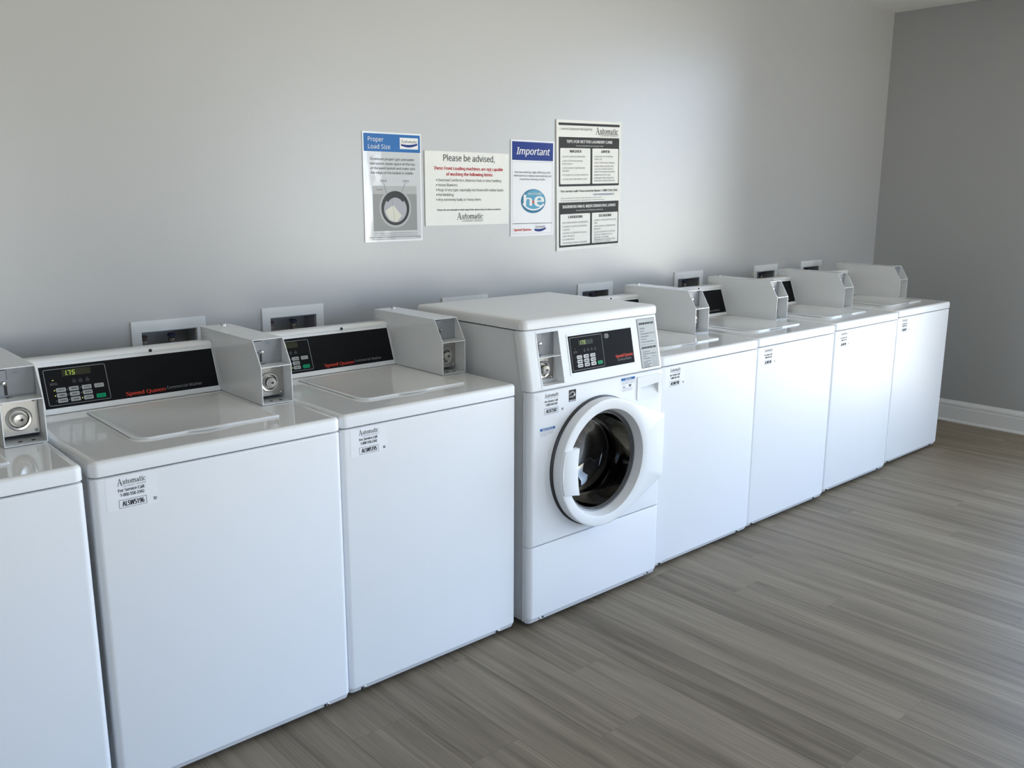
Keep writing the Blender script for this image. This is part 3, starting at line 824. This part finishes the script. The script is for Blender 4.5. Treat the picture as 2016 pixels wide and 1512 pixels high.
    sh.outline('instruction_label', M_INKG, .640, .0185, .664, .0530, .0009, .0016)
    sh.rect('instruction_label', M_INKG, .651, .0185, .6518, .0530, .0016); sh.rect('instruction_label', M_INKG, .640, .0300, .664, .0307, .0016)
    sh.build(fa); sub.build(fa)
    # top
    q = MB(); q.rbox(-.001, FW+.001, 0.040, 0.642, [(zs3+.001, .004), (zs3+.003, 0), (ztop-.014, 0), (ztop-.006, .0025), (ztop-.0018, .008), (ztop, .017), (ztop+.0002, .05)], (.024, .024, .014, .014), 7)
    q.build('top_panel', M_FTOP, root, 45)
    # ---- door
    Ri, Ro = 0.197, 0.236
    hull_x, hz_a, hz_b = 0.676, 0.436, 0.684
    def outer(a):
        ca, sa = math.cos(a), math.sin(a)
        best = Ro
        # hull of the ring and the hinge tab: test the tangent lines to both tab corners and the tab edge
        if ca > 1e-6:
            for (px, pz, sgn) in ((hull_x, hz_b, 1), (hull_x, hz_a, -1)):
                dx, dz = px-cx, pz-cz; D = math.hypot(dx, dz); base = math.atan2(dz, dx)
                tang = base + sgn*math.acos(Ro/D)
                tp = (Ro*math.cos(tang), Ro*math.sin(tang))
                ex, ez = dx-tp[0], dz-tp[1]
                den = ca*ez-sa*ex
                if abs(den) > 1e-9:
                    t = (tp[0]*ez-tp[1]*ex)/den
                    s_ = (ca*t-tp[0])/ex if abs(ex) > 1e-9 else -1
                    if t > 0 and -1e-6 <= s_ <= 1+1e-6: best = max(best, t)
            t = (hull_x-cx)/ca; z = cz+t*sa
            if hz_a-1e-6 <= z <= hz_b+1e-6: best = max(best, t)
        return best
    N = 120
    A = sorted([2*PI*i/N for i in range(N)] + [math.atan2(hz_b-cz, hull_x-cx) % (2*PI), math.atan2(hz_a-cz, hull_x-cx) % (2*PI)])
    def yfr(r): return -.050 if r <= Ro else -.050+.020*min(1, (r-Ro)/.11)
    def loop(fr, fy): return [(cx+fr(a)*math.cos(a), fy(fr(a)), cz+fr(a)*math.sin(a)) for a in A]
    root_d = empty('door', (0, 0, 0)); root_d.parent = root
    q = MB()
    q.loft([loop(lambda a: Ri-.012, lambda r: -.010),
            loop(lambda a: outer(a)-.010, lambda r: -.010), loop(lambda a: outer(a)-.001, lambda r: -.012), loop(outer, lambda r: -.017),
            loop(outer, lambda r: yfr(r)+.004), loop(lambda a: outer(a)-.0012, lambda r: yfr(r)+.0012), loop(lambda a: outer(a)-.004, yfr),
            loop(lambda a: min(outer(a)-.008, Ro-.004), lambda r: -.0505),
            loop(lambda a: Ri+.003, lambda r: -.050), loop(lambda a: Ri+.0008, lambda r: -.0492), loop(lambda a: Ri, lambda r: -.047),
            loop(lambda a: Ri-.010, lambda r: -.016), loop(lambda a: Ri-.012, lambda r: -.010)], cap=False)
    q.build('door_ring', M_PLASTIC, root_d, 28)
    q = MB(); q.lathe((cx, 0, cz), [(Ro+.004, -.0006), (Ro+.004, -.006), (Ro-.004, -.010), (Ro-.004, -.0006)], 'y', 72, False)
    q.build('door_seal_shade', M_RUBBER, root_d, 40)  # gasket rim as a dark ring, giving the shadow gap behind the door
    # grey lens rings and the glass bowl
    q = MB(); q.lathe((cx, 0, cz), [(Ri-.0105, -.018), (Ri-.015, -.016), (Ri-.0155, -.013), (Ri-.018, -.013), (Ri-.0185, -.010), (Ri-.022, -.010), (Ri-.0225, -.005)], 'y', 72, False)
    q.build('lens_ring', M_GREYPL, root_d, 25)
    prof = [(Ri-.0225, -.006)] + [((Ri-.0225)*(1-.30*(k/8)**2.2), -.006+.118*math.sin(k/8*PI/2)) for k in range(1, 9)] + [(.100, .122), (.06, .130), (.0, .132)]
    q = MB(); q.lathe((cx, 0, cz), prof, 'y', 72, False)
    q.build('glass_bowl', M_DOORGLASS, root_d, 60)
    # handle plate on the left of the ring
    arc = [(cx+.2315*math.cos(math.radians(a)), cz+.2315*math.sin(math.radians(a))) for a in range(159, 203, 4)]
    right = [(.1885, .472), (.1825, .500), (.1785, .535), (.1775, .570), (.1795, .605), (.1845, .6445)]
    pts = arc + right
    q = MB(); mc = (sum(p[0] for p in pts)/len(pts), sum(p[1] for p in pts)/len(pts))
    sc = lambda k, y: [(mc[0]+(x-mc[0])*k, y, mc[1]+(z-mc[1])*k) for x, z in pts]
    q.loft([sc(1, -.034), sc(1, -.0525), sc(.985, -.0545), sc(.95, -.0552)])
    q.build('door_handle', M_PLASTIC, root_d, 30)
    # gasket and drum behind the glass
    q = MB(); q.lathe((cx, 0, cz), [(R0-.001, .005), (.195, .03), (.185, .05), (.200, .065), (.226, .07)], 'y', 64, False); q.build('drum_gasket', M_RUBBER, root, 40)
    q = MB(); q.lathe((cx, 0, cz), [(.226, .07), (.255, .085), (.258, .40), (.245, .415), (.20, .42), (.12, .405), (.05, .41), (0, .41)], 'y', 64, False)
    dr = q.build('drum', M_DRUM, root, 40)
    for a in (90, 210, 330):
        q = MB(); a = math.radians(a+20)
        def rot(p): x, y, z = p; return (cx+x*math.cos(a)-z*math.sin(a), y, cz+x*math.sin(a)+z*math.cos(a))
        q.loft([[(x*k, y0_+(.0 if k == 1 else .02)*(1 if y0_ < .2 else -1), -.257+h) for x, y0_ in ((-.03, .11), (.03, .11), (.03, .38), (-.03, .38))] for h, k in ((0, 1), (.045, .4))])
        q.build('drum_baffle', M_DRUM, dr, 40, rot)
    # labels on the front panel
    s = Sheet((0, 0, 0))
    s.rect('notice_label', M_STICK, .0440, .6965, .1150, .7270, .0003)
    s.rect('notice_label', M_BLUE, .0440, .7180, .1150, .7270, .0006)
    s.text(M_WHITEINK, 'NOTICE', .0795, .7195, .0060, .050, 'c', bold=.03)
    for k in range(4): s.text(M_INKG, ('Do not overload washer drum.', 'Use only low sudsing (HE)', 'high efficiency detergent in', 'this machine.')[k], .0455, .7128-k*.0047, .0026, (.064, .060, .066, .030)[k])
    s.rect('wash_notice_label', M_STICK, .4520, .7900, .5280, .8465, .0003)
    s.rect('wash_notice_label', M_BLUE, .4520, .8370, .5280, .8465, .0006)
    s.text(M_WHITEINK, 'NOTICE', .490, .8388, .0058, .034, 'c', bold=.03)
    for k in range(3):
        s.text(M_INKG, 'Add powder detergent', .4545, .8320-k*.0042, .0024, .034); s.text(M_INKG, 'Liquid detergent only', .4915, .8320-k*.0042, .0024, .033)
        s.text(M_INKG, 'to the main compartment before start', .4560, .8050-k*.0042, .0024, .058)
    s.rect('wash_notice_label', M_INKG, .462, .8100, .474, .8130); s.rect('wash_notice_label', M_INKG, .494, .8110, .508, .8195)
    s.outline('wash_notice_label', M_INKG, .462, .8100, .475, .8190, .0008)
    # energy label
    s.rect('efficiency_label', M_SIGNBLK, .1800, .8075, .2155, .8425, .0004)
    s.rect('efficiency_label', M_INKG, .1800, .8005, .2155, .8075, .0004)
    s.ring('efficiency_label', M_STICK, .1970, .8205, .0142, .0156, 12, 160, 24, .0008)
    s.ring('efficiency_label', M_STICK, .1970, .8225, .0105, .0112, 40, 150, 18, .0008)
    s.text(M_STICK, 'energy', .1825, .8165, .0055, .020, shear=.3, h=.0008)
    star = []
    for k in range(10):
        r = .0058 if k % 2 == 0 else .0025; a = PI/2+k*PI/5; star.append((.2075+r*math.cos(a), .8225+r*math.sin(a)))
    for k in range(10): s.poly('efficiency_label', M_STICK, [star[k], star[(k+1) % 10], (.2075, .8225)], .0008)
    s.text(M_STICK, 'ENERGY STAR', .19775, .8025, .0035, .028, 'c', bold=.02)
    s.build(fp)
    sticker_text(fp, 'ALSF2587', '65', .006, 0, .008)
    return root
fl = make_front_loader()
tag(fl, 'white front-load washer with big round dark glass door, taller than its neighbours', 'washing machine')

# ------------------------------------------------------------------ wall outlet boxes behind the machines
box_labels = ['white recessed outlet box with two valves, leftmost on the wall',
              'white recessed outlet box with bluish valves, below and left of the poster of the drum',
              'white outlet box frame just peeping over the top of the front loader',
              'white recessed outlet box below the tall black and white notice, beside the front loader',
              'white recessed outlet box, fourth from the right wall end, behind the coin box right of the front loader',
              'white recessed outlet box, second from the right end of the wall',
              'white recessed outlet box nearest the far right corner of the wall']
box_labels[4] = 'white recessed outlet box, third from the right end of the wall'
def make_outlet():
    root = empty('outlet_box')
    w, h, b, t = BW, BH, BB, .006
    q = MB()   # frame with bevelled outer edge, z=0 at its top
    O = [(0, -h), (w, -h), (w, 0), (0, 0)]; I = [(b, -h+b), (w-b, -h+b), (w-b, -.039), (b, -.039)]
    L = lambda P, y, g=0: [(x+(g if x < w/2 else -g), y, z+(g if z < -h/2 else -g)) for x, z in P]
    q.loft([L(O, 0), L(O, -t+.002), L(O, -t, .002), L(I, -t, -.0015), L(I, -t+.0015), L(I, .02)], cap=False)
    q.build('frame', M_FRAME, root)
    q = MB(); x0, x1, z0, z1 = b, w-b, -h+b, -.039; d = .085; t2 = .003
    q.box(x0, x0+t2, .004, d, z0, z1); q.box(x1-t2, x1, .004, d, z0, z1); q.box(x0, x1, d, d+t2, z0, z1)
    q.box(x0, x1, .004, d, z0, z0+t2); q.box(x0, x1, .004, d, z1-t2, z1)
    q.build('recess', M_BOXIN, root)
    for vx, m in ((b+.022, M_REDV), (b+.118, M_BLUEV)):
        q = MB(); c = (vx, .045, -.085)
        q.lathe(c, [(.010, -.075), (.010, .0), (.013, .002), (.013, .012), (.008, .014), (.006, .018)], 'z', 12)
        v = q.build('valve', M_BRASS, root, 40)
        q = MB(); q.lathe((vx, .045, -.067), [(.006, -.002), (.013, .0), (.014, .006), (.011, .010), (0, .011)], 'z', 10); q.build('valve_handle', m, v, 30)
        q = MB(); q.lathe((vx, .045, -.098), [(.009, 0), (.009, -.03)], 'y', 12); q.build('spout', M_BRASS, v, 40)
    return root
ob0 = make_outlet()
for i, (x, z) in enumerate(BOXES):
    r = ob0 if i == 0 else copy_tree(ob0)
    r.location = (x, YW, z)
    tag(r, box_labels[i], 'outlet box', 'washer outlet boxes in the wall')

# ------------------------------------------------------------------ notices on the wall
def sign_root(name, x0, z0, rot=0.0):
    r = empty(name, (x0, YW, z0)); r.rotation_euler = (0, rot, 0); return r

# 1: laminated poster about load size
w, h = 0.279, 0.426
r1 = sign_root('load_size_poster', 1.4435, 1.3170)
tag(r1, 'glossy laminated poster with blue band and photograph of a washer drum, leftmost notice', 'poster', 'notices on the wall')
part_box('poster_sheet', M_LAMW, r1, 0, w, -.0025, 0, 0, h)
s = Sheet((0, -.0025, 0)); Fv = lambda f: h*(1-f)
s.rect('poster_field', M_GLOSSY, .03*w, Fv(.985), .975*w, Fv(.175), .0003)
s.rect('header_band', M_BLUE, .02*w, Fv(.175), .98*w, Fv(.015), .0006)
s.text(M_WHITEINK, 'Proper', .09*w, Fv(.085), .0165, .072)
s.text(M_WHITEINK, 'Load Size', .09*w, Fv(.150), .0165, .103)
s.rect('logo_panel', M_WHITEINK, .625*w, Fv(.145), .945*w, Fv(.042), .0009)
s.word(M_INK, .645*w, Fv(.088), .0125, .080, .0012)
for k in range(12):   # navy swoosh
    a, b = k/12, (k+1)/12
    f = lambda t: (.645*w+t*.080, Fv(.100)-.012*math.sin(PI*(.12+.76*t))+.004*t-.002)
    g = lambda t: (.645*w+t*.080, Fv(.100)-.004*math.sin(PI*t)+.004*t)
    s.poly('logo_swoosh', M_NAVY, [f(a), f(b), g(b), g(a)], .0012)
for k, (tx, wd) in enumerate((('To ensure proper spin and water', .76), ('extraction, leave space at the top', .765), ('of the wash basket and make sure', .765), ('the edge of the basket is visible.', .735))):
    s.text(M_INK, tx, (.115+k*.002)*w, Fv(.252+k*.0415), .0092, wd*w)
s.text(M_INKG, 'EDGE', .28*w, Fv(.448), .0078, .105*w); s.text(M_INKG, 'SPACE', .66*w, Fv(.448), .0078, .115*w)
px0, px1, pz0, pz1 = .145*w, .905*w, Fv(.900), Fv(.485)
s.rect('printed_photograph', M_PH1, px0, pz0, px1, pz1, .0006)
s.rect('printed_photograph', M_PH5, px0, pz0+.145, px1, pz1, .0007)
pc = (.525*w, Fv(.690)); pr = .068
s.ring('printed_photograph', M_PH5, *pc, 0, pr+.009, h=.0008)
s.ring('printed_photograph', M_PH2, *pc, 0, pr, h=.0009)
s.ring('printed_photograph', M_PH3, pc[0], pc[1]-.004, 0, pr-.013, h=.0010, ky=.95)
s.poly('printed_photograph', M_PH4, [(pc[0]-.05, pc[1]-.01), (pc[0]-.01, pc[1]+.012), (pc[0]+.03, pc[1]-.03), (pc[0]+.005, pc[1]-.055), (pc[0]-.03, pc[1]-.046)], .0011)
s.ring('printed_photograph', M_PH2, pc[0], pc[1], pr-.026, pr-.012, 35, 145, 24, .0012)
s.line('printed_photograph', M_INKG, (pc[0]-.015, pc[1]+.035), (pc[0]-.006, pc[1]-.05), .0010, .0012)
s.text(M_INKG, 'WASHER', px0+.018, pz1-.017, .005, .028)
s.line('pointer_line', M_INKG, (.33*w, Fv(.455)), (.385*w, Fv(.560)), .0012, .0012)
s.line('pointer_line', M_INKG, (.71*w, Fv(.455)), (.640*w, Fv(.540)), .0012, .0012)
s.text(M_INKG, 'Different fabrics will have different densities and sizes, thus be', .155*w, Fv(.925), .0040, .755*w)
s.text(M_INKG, 'adjusted accordingly to meet machine loading specifications. Thanks.', .155*w, Fv(.944), .0040, .755*w)
s.rect('rule', M_INKG, .065*w, Fv(.9605), .965*w, Fv(.955), .0009)
s.text(M_INKG, 'Speed Queen is a division of Alliance Laundry', .115*w, Fv(.978), .0034, .39*w)
s.text(M_INKG, 'AR17-0041', .875*w, Fv(.972), .0032, .085*w)
s.build(r1)

# 2: please be advised
w, h = 0.460, 0.305
r2 = sign_root('advice_sign', 1.7385, 1.3750)
tag(r2, 'white rectangular sign with red warning lines and a bulleted list', 'sign', 'notices on the wall')
part_box('sign_board', M_PAPER, r2, 0, w, -.004, 0, 0, h)
s = Sheet((0, -.004, 0)); Fv = lambda f: h*(1-f)
s.text(M_INK, 'Please be advised,', .515*w, Fv(.128), .0255, .61*w, 'c')
s.text(M_RED2, 'These Front Loading machines are not capable', .512*w, Fv(.247), .0128, .825*w, 'c', bold=.03)
s.rect('underline', M_RED2, .735*w, Fv(.262), .790*w, Fv(.257), .0009)
s.text(M_RED2, 'of washing the following items:', .518*w, Fv(.324), .0128, .555*w, 'c', bold=.03)
for k, (tx, wd) in enumerate((('Oversized Comforters, Mattress Pads or other bedding', .755), ('Heavy Blankets', .222), ('Rugs of any type, especially not those with rubber backs', .785), ('Pet Bedding', .175), ('Any extremely bulky or heavy items', .505))):
    f = .402+k*.0655
    s.ring('bullet', M_INK, .128*w, Fv(f-.016), 0, .0026, n=10, h=.0009)
    s.text(M_INK, tx, .145*w, Fv(f), .0105, wd*w)
s.text(M_INK, 'Please do not attempt to wash any of the above items in these machines.', .515*w, Fv(.798), .0066, .77*w, 'c', bold=.035)
s.word(M_INK, .360*w, Fv(.912), .0255, .315*w)
s.rect('rule', M_INKG, .420*w, Fv(.926), .675*w, Fv(.922), .0009)
s.text(M_INKG, 'LAUNDRY SERVICE', .675*w, Fv(.955), .0062, .255*w, 'r')
for u, v in ((.05, .03), (.965, .04), (.055, .965), (.97, .955)): s.ring('screw_cap', M_STICK, u*w, Fv(v), 0, .0035, n=12, h=.0010)
s.build(r2)

# 3: important - high efficiency detergent
w, h = 0.269, 0.425
r3 = sign_root('detergent_sign', 2.2110, 1.3180)
tag(r3, 'narrow white sign with navy Important band and round blue emblem', 'sign', 'notices on the wall')
part_box('sign_board', M_LAMW, r3, 0, w, -.003, 0, 0, h)
s = Sheet((0, -.003, 0)); Fv = lambda f: h*(1-f)
s.rect('header_band', M_NAVY, .03*w, Fv(.207), .97*w, Fv(.018), .0004)
for k in range(9): s.rect('header_stripe', M_NAVYL, .03*w, Fv(.200-k*.021), .97*w, Fv(.195-k*.021), .0006)
s.text(M_WHITEINK, 'Important', .50*w, Fv(.148), .030, .75*w, 'c', bold=.02, shear=.22)
s.outline('border', M_PH5, .03*w, Fv(.975), .965*w, Fv(.222), .0010, .0006)
for k, (tx, wd) in enumerate((('Use low sudsing, high efficiency (HE)', .83), ('detergents to reduce oversudsing and', .86), ('maximize cleaning results.', .595))):
    s.text(M_INK, tx, .50*w, Fv(.340+k*.036), .0085, wd*w, 'c')
cu, cv = .515*w, Fv(.632); K = 0.70
s.ring('emblem', M_TEAL, cu, cv, 0, .077, h=.0006, ky=K)
s.ring('emblem', M_TEALL, cu+.006, cv+.004, 0, .066, h=.0008, ky=K)
s.ring('emblem', M_LAMW, cu+.002, cv+.012, .068, .077, 205, 332, 30, .0010, K)
s.text(M_WHITEINK, 'HIGH EFFICIENCY', cu+.010, cv+.029, .0085, .086, 'c', bold=.02, h=.0011)
s.text(M_WHITEINK, 'h', cu-.058, cv-.020, .046, .046, bold=.05, h=.0012)
s.text(M_WHITEINK, 'e', cu+.008, cv-.024, .060, .056, bold=.04, h=.0012)
s.ring('emblem_dot', M_RED, cu-.002, cv-.004, 0, .0065, n=16, h=.0014)
s.rect('rule', M_INK, .045*w, Fv(.870), .965*w, Fv(.865), .0009)
s.text(M_RED, 'Speed Queen.', .075*w, Fv(.944), .0105, .40*w, bold=.05)
s.word(M_INKG, .560*w, Fv(.915), .0125, .245*w)
for k in range(12):
    a, b = k/12, (k+1)/12; L_ = .27*w
    f = lambda t: (.548*w+t*L_, Fv(.930)-.013*math.sin(PI*(.15+.72*t))+.006*t-.001)
    g = lambda t: (.548*w+t*L_, Fv(.925)-.003*math.sin(PI*t)+.004*t)
    s.poly('logo_swoosh', M_NAVY, [f(a), f(b), g(b), g(a)], .0009)
s.build(r3)

# 4: tips for better laundry care
w, h = 0.4470, 0.6030
r4 = sign_root('laundry_tips_sign', 2.5030, 1.2405, -math.radians(1.3))
tag(r4, 'tall white sign with black blocks of washing tips in two languages, rightmost notice', 'sign', 'notices on the wall')
part_box('sign_board', M_PAPER, r4, 0, w, -.005, 0, 0, h)
s = Sheet((0, -.005, 0)); Fv = lambda f: h*(1-f)
s.rr('black_bar', M_SIGNBLK, .03*w, Fv(.042), .972*w, Fv(.023), .003, .0004)
s.text(M_INKG, 'Laundry Equipment Managed By:', .062*w, Fv(.075), .0105, .475*w)
s.word(M_INK, .590*w, Fv(.098), .0290, .355*w)
s.rect('rule', M_INK, .655*w, Fv(.1035), .945*w, Fv(.1010), .0008)
s.text(M_INKG, 'LAUNDRY SERVICE', .945*w, Fv(.117), .0062, .285*w, 'r')
def block(f0, f1, title, tw, sub, pans):
    s.rect('black_block', M_SIGNBLK, .032*w, Fv(f1), .968*w, Fv(f0), .0004)
    s.text(M_WHITEINK, title, .50*w, Fv(f0+.044), .0130, tw*w, 'c', bold=.035)
    s.text(M_WHITEINK, sub, .50*w, Fv(f0+.069), .0052, .42*w, 'c')
    for (u0, u1, p0, p1, head, hw, lines) in pans:
        s.rr('white_panel', M_PAPER, u0*w, Fv(p1), u1*w, Fv(p0), .005, .0007)
        s.text(M_INK, head, (u0+u1)/2*w, Fv(p0+.034), .0125, hw*w, 'c', bold=.05, h=.0011)
        for (tx, f, wd) in lines:
            s.text(M_INKG, tx, (u0+.02+(.012 if not tx.startswith('-') else 0))*w, Fv(p0+f), .0072, wd*w, h=.0011)
block(.129, .503, 'TIPS FOR BETTER LAUNDRY CARE', .71, 'We are not responsible for loss or damage to clothes', [
    (.052, .508, .212, .486, 'WASHER', .175, [('- DO NOT OVERLOAD MACHINES', .070, .355), ('- LOAD CLOTHES BALANCED', .103, .315), ('AND LOOSELY', .125, .155), ('- CHECK WATER TEMPERATURE', .157, .350), ('DESIRED', .179, .100), ('- NO DYEING OF CLOTHES PERMITTED', .210, .405), ('- PLEASE LEAVE MACHINES CLEAN', .242, .380)]),
    (.538, .955, .212, .486, 'DRYER', .130, [('- CLEAN LINT FILTER BEFORE', .068, .310), ('EVERY USE', .090, .120), ('- SELECT DRYER HEAT DESIRED', .117, .335), ('- PLEASE READ USE AND CARE', .144, .320), ('TAGS ON GARMENTS BEFORE', .166, .300), ('USING THE WASHER AND DRYER', .187, .330), ('- REMOVE DELICATES AND', .212, .270), ('PERMANENT PRESS PROMPTLY', .236, .315), ('WHEN DRY TO AVOID WRINKLING', .257, .330)])])
s.text(M_INK, 'For service call / Para servicio llame: 1-800-558-2342', .062*w, Fv(.548), .0098, .885*w, bold=.03)
s.text(M_NAVY, 'e-mail: service@automaticlaundry.com', .890*w, Fv(.573), .0060, .335*w, 'r', bold=.01)
s.rect('underline', M_NAVY, .555*w, Fv(.5775), .890*w, Fv(.576), .0008)
s.text(M_INKG, 'Please have machine I.D. number available when calling in a service request.', .062*w, Fv(.598), .0052, .63*w)
s.text(M_INKG, 'Por favor tenga la maquina I.D. (No.) disponible al llamar una solicitud de servicio.', .062*w, Fv(.616), .0052, .67*w)
block(.626, .974, 'SUGERENCIAS PARA EL MEJOR CUIDADO EN EL LAVADO', .83, 'No somos de ninguna responsabilidad por perdida de ropa', [
    (.052, .508, .716, .958, 'LAVADORA', .215, [('- NO SOBRECARGAR LAS MAQUINAS', .073, .405), ('- COLOQUE LA ROPA EQUILIBRADO', .103, .385), ('Y SUELTA', .127, .105), ('- CONTROL DE TEMPERATURA DEL', .154, .380), ('AGUA DESEADO', .178, .180), ('- NO TENIR ROPA', .204, .190), ('- FAVOR DEJAR LIMPIA LA MAQUINA', .231, .390)]),
    (.538, .955, .716, .958, 'SECADORA', .205, [('- LIMPIE EL FILTRO ANTES DE CADA', .066, .370), ('USO', .089, .050), ('- SELECCIONAR LA TEMPERATURA', .114, .360), ('DESEADA', .136, .105), ('- LEA LAS ETIQUETAS DE SU ROPA', .161, .355), ('ANTES DE PONERLAS EN LA', .183, .300), ('SECADORA / LAVADORA', .204, .240), ('- REMOVER ROPA DELICADA PARA', .222, .355), ('EVITAR QUE SE ESTRUJE', .238, .270)])])
for u, v in ((.05, .012), (.965, .012), (.05, .988), (.965, .988)): s.ring('screw_cap', M_STICK, u*w, Fv(v), 0, .0030, n=12, h=.0010)
s.build(r4)
